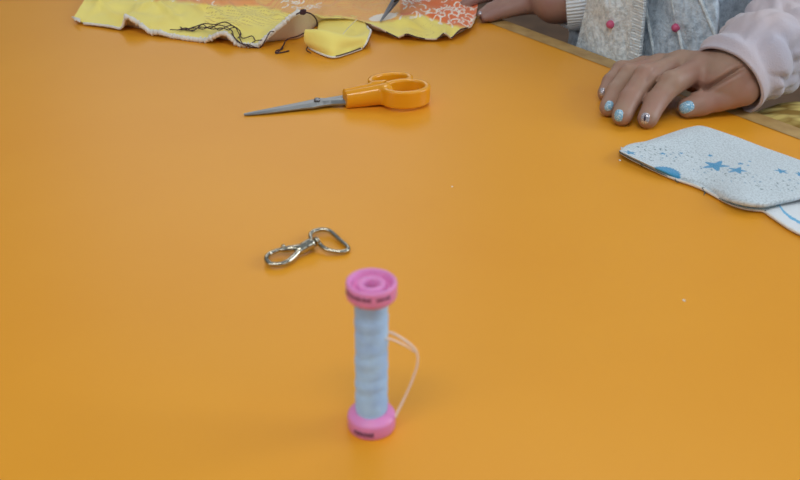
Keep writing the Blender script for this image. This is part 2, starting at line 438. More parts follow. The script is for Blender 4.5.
h1 = sdf_mesh('handle', no_overlap(near_h, far_h, True), bmn, bmx, .6, M['orange_handle'], None); to_world(h1); attach(h1, scis)
h2 = sdf_mesh('handle', no_overlap(far_h, near_h, False), bmn, bmx, .6, M['orange_handle'], None); to_world(h2); attach(h2, scis)

# ------------------------------------------------------------------ swivel hook
hook = thing('swivel_hook', at(305, 250), 'silver metal swivel snap hook with flat ring, lying between scissors and spool', 'swivel hook')
def W(px, py, zmm): return at(px, py, zmm / 1000)
hp = spline([W(300, 250, 4), W(293, 257.5, 3), W(286, 262.5, 2.6), W(277, 264.6, 2.4), W(269.5, 263.2, 2.6), W(266.5, 258.8, 3), W(269, 254.3, 3), W(275.5, 251.2, 3.2), W(281.5, 249.3, 3.4)], 60)
tt = np.linspace(0, 1, 60)
tube('hook', hp, (.0011) + .00055 * np.exp(-((tt - 0) / .22) ** 2) + .0003 * np.sin(tt * math.pi), M['nickel'], hook, 12)
gp = spline([W(280.5, 249.6, 4.2), W(286, 249.2, 4.5), W(293, 248.2, 5), W(301, 246, 5)], 24)
gate = tag(tube('gate', gp, [.0013 + .0005 * math.sin(i / 23 * math.pi) for i in range(24)], M['nickel'], hook, 12), 'spring gate closing the hook')
tube('thumb_lever', spline([W(284, 247.5, 4.5), W(283.2, 246, 6), W(282.6, 245, 6.8)], 8), [.0010, .0011, .0012, .0012, .0012, .0011, .0009, .0004], M['nickel'], gate, 10)
V, Fc = merge_vf([tube_vf(spline([W(296, 252.6, 3.4), W(301, 249.2, 4), W(308, 245.2, 4.6), W(314, 242.4, 5)], 24), [.0016, .0019, .0022, .0024, .0026, .0027, .0028, .0028, .0028, .0029, .0029, .0030, .0030, .0030, .0030, .0031, .0031, .0032, .0032, .0032, .0031, .0029, .0025, .0018], 20)])
mesh_obj('barrel', V, Fc, M['nickel'], hook)
a = W(314.5, 242, 5); b = W(318.4, 240.2, 5)
cpath = [a.lerp(b, t) for t in (0, .12, .2, .38, .46, .6, .75, .9, 1)]
tube('collar', cpath, [.0021, .0026, .0026, .0018, .0016, .0021, .0024, .0019, .0006], M['nickel'], hook, 20)
rp = spline([W(316, 242.5, 4.0), W(311.5, 239.0, 3.4), W(310.4, 235.2, 3.2), W(312.5, 232.0, 3), W(317.5, 230.2, 3), W(324, 229.6, 3), W(329.5, 231.0, 2.6), W(333.5, 234.0, 2.4), W(340, 240, 1.8), W(346.2, 245.6, 1.6), W(348.3, 248.6, 1.6), W(346, 251.0, 1.7), W(340, 252.0, 1.8), W(332.5, 251.2, 2.2), W(325.5, 248.8, 2.8), W(321, 245.4, 3.2), W(318.6, 242.6, 4)], 110)
tag(tube('ring', rp, .00128, M['nickel'], hook, 12), 'flat D shaped strap ring')

# ------------------------------------------------------------------ yellow and orange printed cloth at the back
def cinterp(x, pts):
    p = np.array(pts, float); return np.interp(x, p[:, 0], p[:, 1])
edge = [(75, 18), (79, 22), (84, 25), (92, 25.5), (100, 26.5), (112, 28), (120, 30.2), (124, 28), (125.6, 22), (127, 17.5), (132, 19), (138, 23), (146, 29), (151, 33.5), (160, 33), (170, 36.5),
        (180, 38), (190, 40.5), (200, 41.6), (207, 41), (214, 37.5), (221, 34.3), (227, 34), (231, 38), (237, 45), (247, 46.5), (258, 46.6), (266, 39), (275, 31), (284, 24), (292, 16.5), (300, 12.5),
        (309, 13.5), (316, 17), (322, 20), (332, 20), (345, 20), (358, 22), (370, 25.5), (379, 29), (388, 34), (398, 39), (402, 37), (407, 34.8), (415, 38), (425, 40.2), (436, 40.6), (440, 38), (443.5, 33.5),
        (447, 36), (451, 40), (455, 35.5), (460, 30.4), (466, 29), (470, 29), (473, 24), (475, 16)]
ground = [(75, 22), (84, 26), (100, 27.5), (120, 31), (150, 36), (180, 40), (205, 43), (240, 47.5), (260, 48), (300, 44), (316, 30), (322, 26), (358, 27), (372, 36), (385, 38), (400, 41), (440, 42.5), (452, 41.5), (466, 36), (475, 27)]
nu, nv = 520, 210
ex = np.interp(np.linspace(0, 1, nu), np.linspace(0, 1, len(edge)), [p[0] for p in edge])
ex = np.linspace(75, 475, nu) if True else ex
ey = cinterp(ex, edge); gy = np.maximum(cinterp(ex, ground), ey + .8)
k = np.ones(5) / 5; ey = np.convolve(np.pad(ey, 2, 'edge'), k, 'valid'); gy = np.convolve(np.pad(gy, 9, 'edge'), np.ones(19) / 19, 'valid'); gy = np.maximum(gy, ey + .8)
CRS = [(at(a_, b_), at(c_, d_), h_ / 1000) for a_, b_, c_, d_, h_ in ((98, 8, 122, 26, 4), (108, 4, 84, 24, 3), (158, 10, 190, 36, 4.5), (150, 12, 132, 24, 3), (206, 10, 246, 40, 4), (225, 6, 262, 36, 3), (396, 26, 424, 34, 3.5), (416, 22, 446, 38, 4), (430, 22, 462, 34, 3.5), (250, 4, 290, 30, 3))]
P = np.zeros((nu, nv, 3)); vs_ = (np.linspace(0, 1, nv) ** 1.25) * .30
for i in range(nu):
    p0 = at(ex[i], gy[i]); zE = (gy[i] - ey[i]) * np.hypot(p0.x, p0.y) / F_PX * 1.03 + .0005
    dx = (ex[i] - 275) / 200
    for j, v_ in enumerate(vs_):
        x = p0.x + v_ * (.10 * dx + (.2 if ex[i] > 420 else 0) * 0); y = p0.y + v_
        wr = noise.noise(Vector((x * 28, y * 16, 3.1))) * .007 + noise.noise(Vector((x * 70, y * 45, 9.1))) * .0034
        zb = .005 + max(wr, -.0035) * min(1, v_ / .02)
        for (qa, qb, qh) in CRS:
            ux, uy = qb.x - qa.x, qb.y - qa.y; L2 = ux * ux + uy * uy; tq = min(1, max(0, ((x - qa.x) * ux + (y - qa.y) * uy) / L2)); dd = math.hypot(x - qa.x - tq * ux, y - qa.y - tq * uy)
            if dd < .012: zb += qh * math.exp(-(dd / .0038) ** 2) * (1 - .6 * tq)
        t = math.exp(-(v_ / .035) ** 1.3)
        P[i, j] = (x, y, zE * t + zb * (1 - t) + .0012)
IX, IY = proj(P)
Cc = np.zeros((nu, nv, 3)); yel = np.array(lin((255, 236, 126))); yel2 = np.array(lin((252, 222, 98)))
ora = np.array(lin((246, 168, 102))); red = np.array(lin((240, 122, 62))); wht = np.array(lin((255, 244, 230))); brn = np.array(lin((170, 120, 70)))
bnd = cinterp(IX, [(75, -9), (100, -7), (140, -2), (180, 1), (215, 5), (262, 6), (290, 13), (320, 15), (340, 17), (365, 21), (380, 22), (392, 21), (402, 16), (425, 15), (432, 20), (445, 23), (460, 27), (480, 28)])
CUR = np.zeros((nu, nv), bool); XM = P[..., 0] * 1000; YM = P[..., 1] * 1000; rc = random.Random(11)
def curl_zone(x0, x1, y0, y1, n_, rmin, rmax, w_):
    for _ in range(n_):
        c_ = at(rc.uniform(x0, x1), rc.uniform(y0, y1), .005) * 1000; r_ = rc.uniform(rmin, rmax); a0 = rc.uniform(0, 6.28); sp_ = rc.uniform(2.2, 5)
        u_ = XM - c_.x; v_ = (YM - c_.y) * .55; th = (np.arctan2(v_, u_) - a0) % (2 * math.pi)
        rad = r_ * (1 - .09 * th); CUR[(np.abs(np.hypot(u_, v_) - rad) < w_ * (1 - .1 * th)) & (th < sp_)] = True
curl_zone(396, 477, -6, 27, 120, 2.4, 5.2, .75); curl_zone(282, 322, -4, 13, 26, 2.2, 4.6, .7)
curl_zone(76, 96, -2, 7, 9, 2, 4, .7); curl_zone(100, 250, -8, 5, 34, 2.2, 5, .7); curl_zone(330, 396, -30, -6, 16, 2.5, 5, .7)
for i in range(nu):
    for j in range(nv):
        x, y = P[i, j, 0] * 1000, P[i, j, 1] * 1000; px, py = IX[i, j], IY[i, j]
        nn = noise.noise(Vector((x * .05, y * .03, 0))); c = yel * (1 - max(0, nn) * .8) + yel2 * max(0, nn) * .8
        n2 = noise.noise(Vector((x * .09, y * .07, 7.))); n3 = noise.noise(Vector((x * .2, y * .12, 2.)))
        up_ = bnd[i, j] - py + 2.5 * n2
        tr_ = float(np.clip((px - 380) / 60 + .9 * n2 * (px > 380), 0, 1)); o_ = ora * (1 - tr_) + red * tr_
        if 255 < px < 400: o_ = ora if (y * .32 + x * .02) % 1 > .35 else (yel * .6 + ora * .4)
        t = np.clip(up_ / 3.0 + .5, 0, 1); c = c * (1 - t) + o_ * t
        if px > 205 and px < 345 and up_ < 1 and ((y * .155 + x * .10 + n2 * .5) % 1) < .14 and py < 26: c = c * .35 + brn * .65
        if px > 405 and up_ < 0 and abs(n2 + (y * .03 + x * .012) % 1 - .5) < .022 and py < 37: c = c * .7 + brn * .3  # fold lines on the right: crease shade put into the colour as faint brown
        if CUR[i, j] and (up_ > -2.5): c = wht
        if ((px - 383) / 14) ** 2 + ((py - 17 + (px - 383) * .16) / 3.6) ** 2 < 1 : c = wht * .93
        Cc[i, j] = c
cloth = thing('printed_cloth', at(280, 35), 'crumpled yellow and orange printed cloth with white backing, lying at the back of table', 'cloth')
grid('top_layer', P, M['cloth_print'], cloth, Cc.reshape(-1, 3), 0)
# backing: hangs just under the top layer and turns in under the raised edge
Pb = np.zeros((nu, 24, 3))
for i in range(nu):
    e_ = P[i, 0]
    back = P[i, -1]
    for j in range(24):
        if j < 10:
            t = j / 9; Pb[i, j] = (e_[0], e_[1] + .001 + .012 * t, max(.0006, (e_[2] - .0008) * (1 - t) ** .8 + .0006))
        else:
            t = (j - 9) / 14; Pb[i, j] = (e_[0] * (1 - t) + back[0] * t, e_[1] + .013 + (back[1] - e_[1] - .015) * t, .0006)
grid('backing', Pb, M['lining'], cloth)
def edge_ribbon(name, x0, x1, rad, dz, m, dy=0, fuzz=0, parent=cloth, seg=8):
    ii = np.where((ex >= x0) & (ex <= x1))[0]; path = []; rr_ = []
    for i in ii:
        p = P[i, 0]; path.append((p[0], p[1] + dy, max(p[2] + dz, rad))); rr_.append(rad * (1 + fuzz * noise.noise(Vector((i * .5, 0, 0)))))
    return tube(name, path, rr_, m, parent, seg)
tag(edge_ribbon('hem', 84, 127, .0012, -.0004, M['terry'], 0, .5), 'white terry hem on the left')
tag(edge_ribbon('hem', 126, 302, .0021, -.0010, M['terry'], .0002, .9), 'thick white terry hem in the middle')
tag(edge_ribbon('hem', 371, 475, .0007, -.0006, M['lining'], 0, .3), 'thin beige hem on the right')
V1 = [tube_vf([(P[i, 0, 0], P[i, 0, 1] - .0008, P[i, 0, 2] - .0003) for i in np.where((ex >= a_) & (ex <= b_))[0]], .0006, 6) for a_, b_ in ((386, 398), (437, 443.5), (450.5, 468), (404, 425))]
V, Fc = merge_vf(V1); mesh_obj('seam_thread', V, Fc, M['thread_dark'], cloth)
# the folded tongue in front
rows = [[(319, 21, 6), (331, 21, 6), (345, 22, 7), (356, 24, 7), (364, 28, 6.5)],
        [(317, 33, .8), (331, 33, .8), (346, 34, .8), (359, 35, 3), (368, 37, 8)],
        [(311, 41, 4), (326, 41, 2.6), (343, 42, 2.6), (359, 42, 6), (370.5, 42, 10)],
        [(306, 49.5, 17.5), (322, 51, 18.5), (338, 52, 16), (353, 51, 11.5), (368.5, 47, 8.5)],
        [(304.5, 50.5, 9), (317, 54.5, 9.5), (333, 57.5, 8), (347, 54, 5), (365.5, 49.5, 4.6)],
        [(309, 49, 1.5), (317, 53.5, 1.4), (332, 58.8, 1.2), (346, 55.8, 1.4), (362.5, 50, 1.8)]]
RW = np.array([[list(G(*p)) for p in r] for r in rows])
tmp = np.stack([spline(RW[:, c], 70) for c in range(5)], 1); TP = np.stack([spline(tmp[r], 90) for r in range(70)], 0)
TP[:, :, 2] = np.maximum(TP[:, :, 2], .0022)
tongue = tag(grid('folded_flap', TP, M['yellow'], cloth, None, .0008), 'plain yellow flap folded forward')
fe = TP[-1]; re = TP[:, -1]
tube('flap_hem', [(p[0], p[1] - .0006, max(p[2] - .0006, .0009)) for p in fe[::2]], .0009, M['terry'], tongue, 7)
V, Fc = merge_vf([tube_vf([(p[0] + .0004, p[1] - .001, max(p[2] + .0004, .001)) for p in fe[50:88:2]], .0005, 6), tube_vf([(p[0] + .0006, p[1] - .0004, p[2] - .0004) for p in re[34:68:2]], .0006, 6)])
mesh_obj('seam_thread', V, Fc, M['thread_dark'], tongue)
tube('flap_hem', [(p[0] + .0002, p[1], p[2]) for p in re[10:70:2]], .0009, M['terry'], tongue, 7)
tube('thread_strand', spline([W(357, 19.5, 9), W(350, 26, 9), W(343, 34, 14)], 12), .0005, M['thread_cream'], cloth, 6)
# dark tangled threads
V, Fc = [], []
strs = [[(170, 29.5), (178, 30), (187, 29), (197, 26), (205, 23.5), (215, 24.5), (225, 22), (233, 26), (240, 31), (240, 39), (246, 46), (255, 41), (262, 40)],
        [(180, 27), (186, 30), (194, 30), (200, 27), (210, 28), (218, 25), (226, 27), (232, 31), (234, 37), (240, 43), (250, 45), (256, 47.6), (261, 47), (266, 39), (270, 32), (274, 31.6)],
        [(178, 30), (186, 28), (193, 31), (202, 24.5), (208, 28), (214, 29), (222, 28), (229, 30), (231, 28), (237, 28), (241, 34), (238, 38)],
        [(185, 29), (196, 28), (203, 29), (212, 26), (219, 30), (228, 26), (235, 27), (241, 37), (245, 38), (252, 36), (255, 40)],
        [(231, 33), (236, 39), (243, 44.5), (251, 47), (257, 48)]]
def zlift(px, py):                                         # height of the cloth edge there plus a little
    i = int(np.clip(np.interp(px, ex, np.arange(nu)), 0, nu - 1)); g = gy[i]
    return max(1.2, (g - py) / 1.05 + 1.4) if py > ey[i] - 2 else (g - ey[i]) / 1.05 + 2.2 + (ey[i] - py) * .25
lst = []
for s_ in strs:
    lst.append(tube_vf(spline([W(px, py, zlift(px, py)) for px, py in s_], 70), .00045, 6))
V, Fc = merge_vf(lst); tag(mesh_obj('thread_tangle', V, Fc, M['thread_dark'], cloth), 'tangle of dark thread on the hem')
lst = [tube_vf(spline([W(296, 14.5, 32), W(302, 11.8, 34), (at(306, 12.2, .034)), W(312, 14.5, 32), W(316.5, 20, 26), W(317, 26, 20)], 40), .0006, 6),
       tube_vf(spline([W(306, 32, 14), W(298, 36, 9), W(287, 39.5, 5), W(283, 46, 1.6), W(279, 51, .8), W(276, 53.2, .8), W(281, 52.6, .8), W(289, 50.8, .8)], 50), .0006, 6),
       tube_vf(spline([W(283, 46.5, 1.5), W(282, 49, 1), W(276.5, 50.5, .8), W(275.5, 53, .8)], 20), .0005, 6),
       tube_vf(spline([W(308, 46, 2), W(306.5, 50, .9), W(311, 53, .8)], 12), .0004, 6)]
kn = W(303, 12, 34); 
for q in range(3):
    lst.append(tube_vf([kn + Vector((.0022 * math.cos(a_ + q), .0012 * math.sin(a_ * 1 + q), .0016 * math.sin(a_ + q * 2))) for a_ in np.linspace(0, 6.2, 20)], .0006, 6))
V, Fc = merge_vf(lst); tag(mesh_obj('dark_thread', V, Fc, M['thread_dark'], cloth), 'knotted dark thread trailing onto the table')
# frayed white tuft at the left corner
lst = [tube_vf(spline([W(80, 19 + q, 5), W(76, 17.8 + q * .6, 5), W(72 + q, 17 + q * 1.3, 4)], 8), .0006, 5) for q in range(4)]
V, Fc = merge_vf(lst); mesh_obj('frayed_threads', V, Fc, M['terry'], cloth)

# pointed tool resting on the cloth
tool = thing('scissors', W(400, 8, 14), 'dark pointed steel scissor tips touching the printed cloth, entering from the top', 'scissors')
ta = W(380, 21.6, 9); tb_ = W(397, -5, 26); tcv = W(408, -5, 26); tend = W(415, -48, 55)
def spike(name, a, pts, w, m, parent):
    path = spline([a] + pts, 24); t = np.linspace(0, 1, 24); return tube(name, path, .0004 + w * t ** .8, m, parent, 8, squash=.6)
spike('blade', ta, [W(389, 7, 17), W(399, -9, 27), W(411, -30, 40)], .0026, M['dark_steel'], tool)
spike('blade', ta + Vector((.0006, .0006, -.0002)), [W(392, 7.6, 15), W(404, -8, 25), W(419, -30, 38)], .0026, M['dark_steel'], tool)
for d in (-1, 1):
    c = W(415 + d * 12 + 4, -66, 62)
    tube('handle', [c + Vector((.016 * math.cos(a_), .022 * math.sin(a_), .010 * math.sin(a_))) for a_ in np.linspace(0, 2 * math.pi, 33)[:-1]], .0035, M['black_plastic'], tool, 10, True)
tube('shank', [W(394, 2, 21), W(404, -6, 27), W(416, -30, 41), W(419, -48, 52)], [.0008, .0026, .005, .005], M['black_plastic'], tool, 10)

# ------------------------------------------------------------------ white cloth with blue stars
wc = thing('fabric_piece', at(720, 165), 'folded white fleecy fabric with blue star print, lying at right edge', 'fabric')
backe = [(619.5, 150.5), (626, 145.5), (634, 143), (646, 141), (660, 136.5), (676, 131), (690, 127), (702, 125.8), (720, 131), (740, 138), (762, 146.5), (782, 153.5), (800, 160), (840, 175), (880, 190), (905, 200)]
fronte = [(619.5, 151), (628, 156), (640, 162), (652, 168), (664, 173.5), (676, 178), (690, 182), (702, 187), (713, 193), (724, 199.5), (738, 204.5), (752, 207), (764, 207.4), (776, 205), (790, 202), (812, 198), (850, 200), (880, 212)]
nu2, nv2 = 420, 170
Eb = spline(backe, nu2); Ef = spline(fronte, nu2)
def wz(x, y, u, v_):
    z = .0050 + .0026 * math.sin(u * 9 + 1) * v_ + .0022 * noise.noise(Vector((x * 22, y * 22, 1.))) + .0006 * noise.noise(Vector((x * 90, y * 90, 5.)))
    m_ = min(v_, 1 - v_) * 2
    lift = .0035 * math.exp(-((u - .60) / .10) ** 2) * v_
    return max(.0026, (z + lift) * (1 - .45 * (1 - min(1, m_ * 4)) ** 2))
PW = np.zeros((nu2, nv2, 3))
for i in range(nu2):
    a_ = at(*Eb[i]); b_ = at(*Ef[i])
    for j in range(nv2):
        t = j / (nv2 - 1); p = a_.lerp(b_, t); z = wz(p.x, p.y, i / nu2, t)
        q = at(*(Eb[i] * (1 - t) + Ef[i] * t), z); PW[i, j] = (q.x, q.y, z)
JX, JY = proj(PW)
Wc = np.zeros((nu2, nv2, 3)); w0 = np.array(lin((214, 226, 232))); w1 = np.array(lin((190, 202, 208))); blu = np.array(lin((62, 150, 196))); gry = np.array(lin((120, 144, 152)))
stars = [(716, 163.0, 9.2), (737, 171.2, 6.6), (781, 172.5, 4.6), (740.5, 163.5, 2.4), (630, 152, 4.6), (663.5, 150.0, 2.4), (711, 152, 2.0), (750, 160.8, 1.6), (800, 175, 3.5), (682, 149, 1.8), (748, 166, 1.5)]
SW = [(at(a_, b_, .006) * 1000, r_) for a_, b_, r_ in stars]
hc = at(667, 170.5, .006) * 1000
for i in range(nu2):
    for j in range(nv2):
        x, y = PW[i, j, 0] * 1000, PW[i, j, 1] * 1000; px, py = JX[i, j], JY[i, j]
        nn = noise.noise(Vector((x * .9, y * .9, 0))); c = w0 if nn < .1 else w1
        for s_, r_ in SW:
            dx, dy = x - s_.x, y - s_.y; d = math.hypot(dx, dy)
            if d < r_:
                th = math.atan2(dy, dx) + r_; k_ = abs(((th * 5 / (2 * math.pi)) % 1) - .5) * 2
                if d < r_ * (.42 + .58 * k_ ** 1.6): c = blu
        dx, dy = x - hc.x, y - hc.y; d = math.hypot(dx, dy); 
        if d < 8.6 + .5 * math.sin(math.atan2(dy, dx) * 24): c = blu
        # speckled band of tiny grey-blue dots following the stars
        mid = 143 + (px - 640) * .16 + 4 + (6 if px > 690 else 0) + (px > 700) * 5
        if abs(py - mid - 4) < 9 and px > 634:
            n4 = noise.noise(Vector((x * .55, y * .45, 4.))); n5 = noise.noise(Vector((x * .07, y * .07, 2.)))
            if n4 > .42 - .05 * n5 and abs(py - mid - 4) < 7.5 + 5 * n5: c = gry if n5 > 0 else (blu * .5 + gry * .5)
        Wc[i, j] = c
grid('top_layer', PW, M['white_print'], wc, Wc.reshape(-1, 3), 0)
tag(wc.children[0], 'white fleece printed with blue stars')
# under layer showing its edge along the front and its white face at the lower right
under_f = [(621, 152.6), (630, 158), (642, 164), (654, 169.8), (666, 175.2), (678, 179.8), (691, 184), (703, 188.8), (714, 194.8), (725, 201), (739, 206.5), (752, 209.2), (763, 210.5), (770, 215), (780, 222), (791, 229), (803, 235), (830, 248), (865, 262), (890, 268)]
under_b = [(p[0], p[1] - 6) if p[0] < 750 else (p[0] + 6, p[1] - 18 - (p[0] - 750) * .35) for p in under_f]
Ub = spline(under_b, 260); Uf = spline(under_f, 260); PU = np.zeros((260, 50, 3)); UC = np.zeros((260, 50, 3))
w2 = np.array(lin((232, 238, 242))); b2 = np.array(lin((96, 182, 226)))
cvp = [(779, 205), (783, 211), (790, 217), (797, 221), (806, 225), (820, 231)]
for i in range(260):
    for j in range(50):
        t = j / 49; px, py = Ub[i] * (1 - t) + Uf[i] * t
        z = .0016 + (.0012 + .0010 * math.sin(i * .05)) * (px > 760) * (1 - t) * min(1, (px - 760) / 10 if px > 760 else 0)
        q = at(px, py, z); PU[i, j] = (q.x, q.y, z)
        c = w2
        if px > 776:
            yy = np.interp(px, [p[0] for p in cvp], [p[1] for p in cvp])
            if abs(py - yy) < 1.5: c = b2
        UC[i, j] = c
tag(grid('under_layer', PU, M['white_print'], wc, UC.reshape(-1, 3), .0008), 'white lower layer with a pale blue curved line')
lst = [tube_vf([(p[0], p[1], max(p[2] - .0002, .0008)) for p in PU[:, -1]][::2], .0004, 6), tube_vf([(p[0], p[1] - .0002, p[2] - .0008) for p in PW[3:330, -1]][::3], .0003, 6),
       tube_vf([(p[0], p[1] + .0004, max(.0006, p[2] - .0014)) for p in PW[3:400, 0]][::3], .0006, 6)]
tube('hem', [(p[0], p[1] - .0008, max(p[2] + .0001, .0009)) for p in PU[:, -1]][::2], .0009, M['terry'], wc, 7)
V, Fc = merge_vf(lst); tag(mesh_obj('seam', V, Fc, M['piping'], wc), 'thin dark seam line along the edges')
for a0, b0, dx, dy in ((702, 187.5, 3.5, 6), (703, 187, 1, 8), (765, 210, 3, 5), (675, 179, 3, 3), (640, 163, 2, 2)):
    tube('frayed_thread', spline([at(a0, b0, .003), at(a0 + 2, b0 + 3, .0015), at(a0 + dx, b0 + dy, .0005)], 8), .0003, M['piping'], wc, 5)

# ------------------------------------------------------------------ lint specks on the table
for (px, py, r_, lab) in ((620, 161, .0009, 'tiny white lint speck beside the left tip of the starred fabric'), (684, 301, .0008, 'tiny white lint speck alone on the lower right of the table'), (452, 187, .0006, 'tiny white lint speck near the middle of the table')):
    bm = bmesh.new(); bmesh.ops.create_icosphere(bm, subdivisions=2, radius=r_)
    for v in bm.verts:
        v.co *= 1 + .5 * noise.noise(v.co * 1500); v.co.z = v.co.z * .5 + r_ * .5
    o = from_bm('lint_speck', bm, M['lint']); o.location = at(px, py); tag(o, lab, 'lint', 'lint specks on the table')

# ------------------------------------------------------------------ person with the hand resting on the table
def g3(px, yg, z): p = G(px, yg, z); return np.array(p) * 1000
pb = thing('person', at(860, 60, -.74), 'person in pale pinkish sweatshirt, resting a hand with blue nails on the table', 'person')
J = {
 'index': [(646.5, 127.6, 7.2, 7.3), (652.5, 121, 14, 7.8), (666.5, 115.5, 24.5, 8.5), (700, 104, 29, 10.5)],
 'middle': [(621, 124.8, 7.2, 7.3), (627, 118.5, 14.5, 7.7), (641, 110, 25.5, 8.5), (676, 98, 26.5, 10)],
 'ring': [(607.5, 116, 6.8, 6.6), (613.5, 109, 13, 7), (625.5, 101, 20.5, 7.6), (655, 94, 21.5, 9)],
 'little': [(604.2, 100, 5.8, 5.7), (609, 94.5, 10.5, 6), (619, 89, 15, 6.8), (641, 89, 17.5, 8)],
 'thumb': [(686.5, 117.6, 7.8, 7.4), (699, 116.5, 10, 8.4), (716, 114.5, 14, 10.4), (736, 113.5, 20, 14)]}
tiltv = (CX * .72 + CY * .62 + CZ * .34).normalized(); cuff0 = G(721.5, 109, 23)
wrist = np.array(cuff0) * 1000; arm2 = np.array(cuff0 + tiltv * .034) * 1000; arm3 = g3(800, 80, 42)
JJ = {k_: [(g3(*q[:3]), q[3]) for q in v_] for k_, v_ in J.items()}
def hand_sdf(X):
    palm = None
    for k_, rw in (('index', 15), ('middle', 17), ('ring', 16), ('little', 15)):
        c_, r_ = JJ[k_][3]; d = sd_cap(X, c_, wrist + np.array((0, 4 if k_ in ('ring', 'little') else 0, 1)), r_, rw)
        palm = d if palm is None else smin(palm, d, 6)
    palm = smin(palm, sd_cap(X, wrist, arm2, 22.2, 20), 5); palm = smin(palm, sd_cap(X, arm2, arm3, 20, 21), 6)
    out = palm
    for k_ in ('index', 'middle', 'ring', 'little'):
        q = JJ[k_]; d = None
        for (a_, ra), (b_, rb) in zip(q[:-1], q[1:]):
            s_ = sd_cap(X, a_, b_, ra, rb * (.88 if b_ is q[3][0] else 1)); d = s_ if d is None else smin(d, s_, 2.2)
        d = smin(d, sd_cap(X, q[2][0] + np.array((0, 0, .6)), q[2][0] * .9 + q[3][0] * .1, q[2][1] * 1.02, q[2][1]), 1.5)
        JJ[k_ + '_d'] = d
    fing = JJ['index_d']
    for k_ in ('middle', 'ring', 'little'): fing = smin(fing, JJ[k_ + '_d'], .9)
    out = smin(palm, fing, 5.0)
    q = JJ['thumb']; d = None
    for (a_, ra), (b_, rb) in zip(q[:-1], q[1:]):
        s_ = sd_cap(X, a_, b_, ra, rb); d = s_ if d is None else smin(d, s_, 3)
    out = smin(out, d, .7)
    return np.maximum(out, .25 - X[..., 2]) if True else out
allp = np.array([q[0] for k_ in J for q in JJ[k_]] + [wrist, arm2, arm3])
lo = allp.min(0) - 27; hi = allp.max(0) + 27; lo[2] = -3
def hand_full(X):
    d = hand_sdf(X); return d
body = sdf_mesh('body', hand_full, lo, hi, 1.15, M['skin_a'], pb)
tag(body, 'hand and forearm with bent fingers resting on the table')
def bvh_of(o):
    dg = [v.co.copy() for v in o.data.vertices]; return BVHTree.FromPolygons(dg, [tuple(p.vertices) for p in o.data.polygons])
bv = bvh_of(body)
def carve(o, bv, pts, depth, sig, bulge=0):
    """press a crease into the surface along a line of picture points"""
    hits = []
    sp_ = spline(pts, 40)
    for q in sp_:
        dr = (CX * ((q[0] - 400) / F_PX) + CY * ((240 - q[1]) / F_PX) + CZ).normalized(); h_, n_, _, _ = bv.ray_cast(Vector((0, 0, CAM_H)), dr)
        if h_ is not None: hits.append((np.array(h_), np.array(n_)))
    Hh = np.array([h[0] for h in hits]); Nn = np.array([h[1] for h in hits]); k = len(Hh)
    co = np.empty(len(o.data.vertices) * 3); o.data.vertices.foreach_get('co', co); co = co.reshape(-1, 3)
    for lo_ in range(0, len(co), 20000):
        c_ = co[lo_:lo_ + 20000]; d = np.linalg.norm(c_[:, None] - Hh[None], axis=2); j = d.argmin(1); dm = d[np.arange(len(c_)), j]
        fade = np.minimum(1, np.minimum((j + 2) / 4, (k - j) / (k * .16)))
        c_ -= Nn[j] * (depth * fade * (np.exp(-(dm / sig) ** 2) - bulge * np.exp(-((dm - sig * 2.6) / (sig * 1.4)) ** 2)))[:, None]
        co[lo_:lo_ + 20000] = c_
    o.data.vertices.foreach_set('co', co.ravel()); o.data.update()
carve(body, bv, [(689, 93), (700, 90.5), (713, 84.5), (727, 76.5), (745, 66.5)], .0055, .0016, .2)
carve(body, bv, [(661, 66), (653, 74), (646, 84)], .0012, .0022)
bv = bvh_of(body)
def nail(px, py, d3, wmm, lmm, m, parent, bv, name='fingernail', lab=None, off=.0003, dome=.0007):
    o = Vector((0, 0, CAM_H)); dr = (CX * ((px - 400) / F_PX) + CY * ((240 - py) / F_PX) + CZ).normalized()
    hit, nrm, _, _ = bv.ray_cast(o, dr)
    if hit is None: return None
    ax = Vector(d3); ax = (ax - nrm * ax.dot(nrm)).normalized(); sd = nrm.cross(ax)
    vs = []; fs = []; nr, na = 7, 20
    for i in range(nr + 1):
        rr_ = i / nr
        for k_ in range(na):
            a_ = 2 * math.pi * k_ / na; ca, sa = math.cos(a_), math.sin(a_)
            u = math.copysign(abs(ca) ** .75, ca) * rr_ * lmm / 2000; v_ = math.copysign(abs(sa) ** .8, sa) * rr_ * wmm / 2000
            p = hit + ax * u + sd * v_
            h2_, n2_, _, _ = bv.ray_cast(p + nrm * .006, -nrm)
            if h2_ is None: h2_ = p - nrm * .002
            vs.append(h2_ + nrm * (off + dome * (1 - rr_ ** 3)) - nrm * (.0012 if i == nr else 0))
    for i in range(nr):
        for k_ in range(na):
            q = (k_ + 1) % na; fs.append((i * na + k_, (i + 1) * na + k_, (i + 1) * na + q, i * na + q))
    n_ = mesh_obj(name, vs, fs, m, parent)
    if lab: tag(n_, lab)
    return n_
def fd(k_): return Vector(JJ[k_][0][0] - JJ[k_][1][0]).normalized()
ni = nail(644.6, 118.6, fd('index'), 7.2, 9.0, M['nail_silver'], pb, bv, lab='silver nail with a small dark mark')
nail(645.2, 118.2, fd('index'), 1.6, 5.0, M['nail_dark'], ni, bv, 'dark_mark', None, .0008)
nail(618.2, 115.5, fd('middle'), 7.2, 9.5, M['nail_blue'], pb, bv, lab='pale blue glitter nail')
nail(609.0, 105.8, fd('ring'), 6.4, 8.5, M['nail_blue'], pb, bv, lab='pale blue glitter nail')
nail(601.9, 92.0, fd('little'), 5.0, 7.5, M['nail_silver'], pb, bv, lab='greyish silver nail seen from the side')
nail(686.0, 107.0, Vector((JJ['thumb'][0][0] - JJ['thumb'][1][0])), 9.2, 12.0, M['nail_blue'], pb, bv, lab='light blue thumbnail with pale stripes')
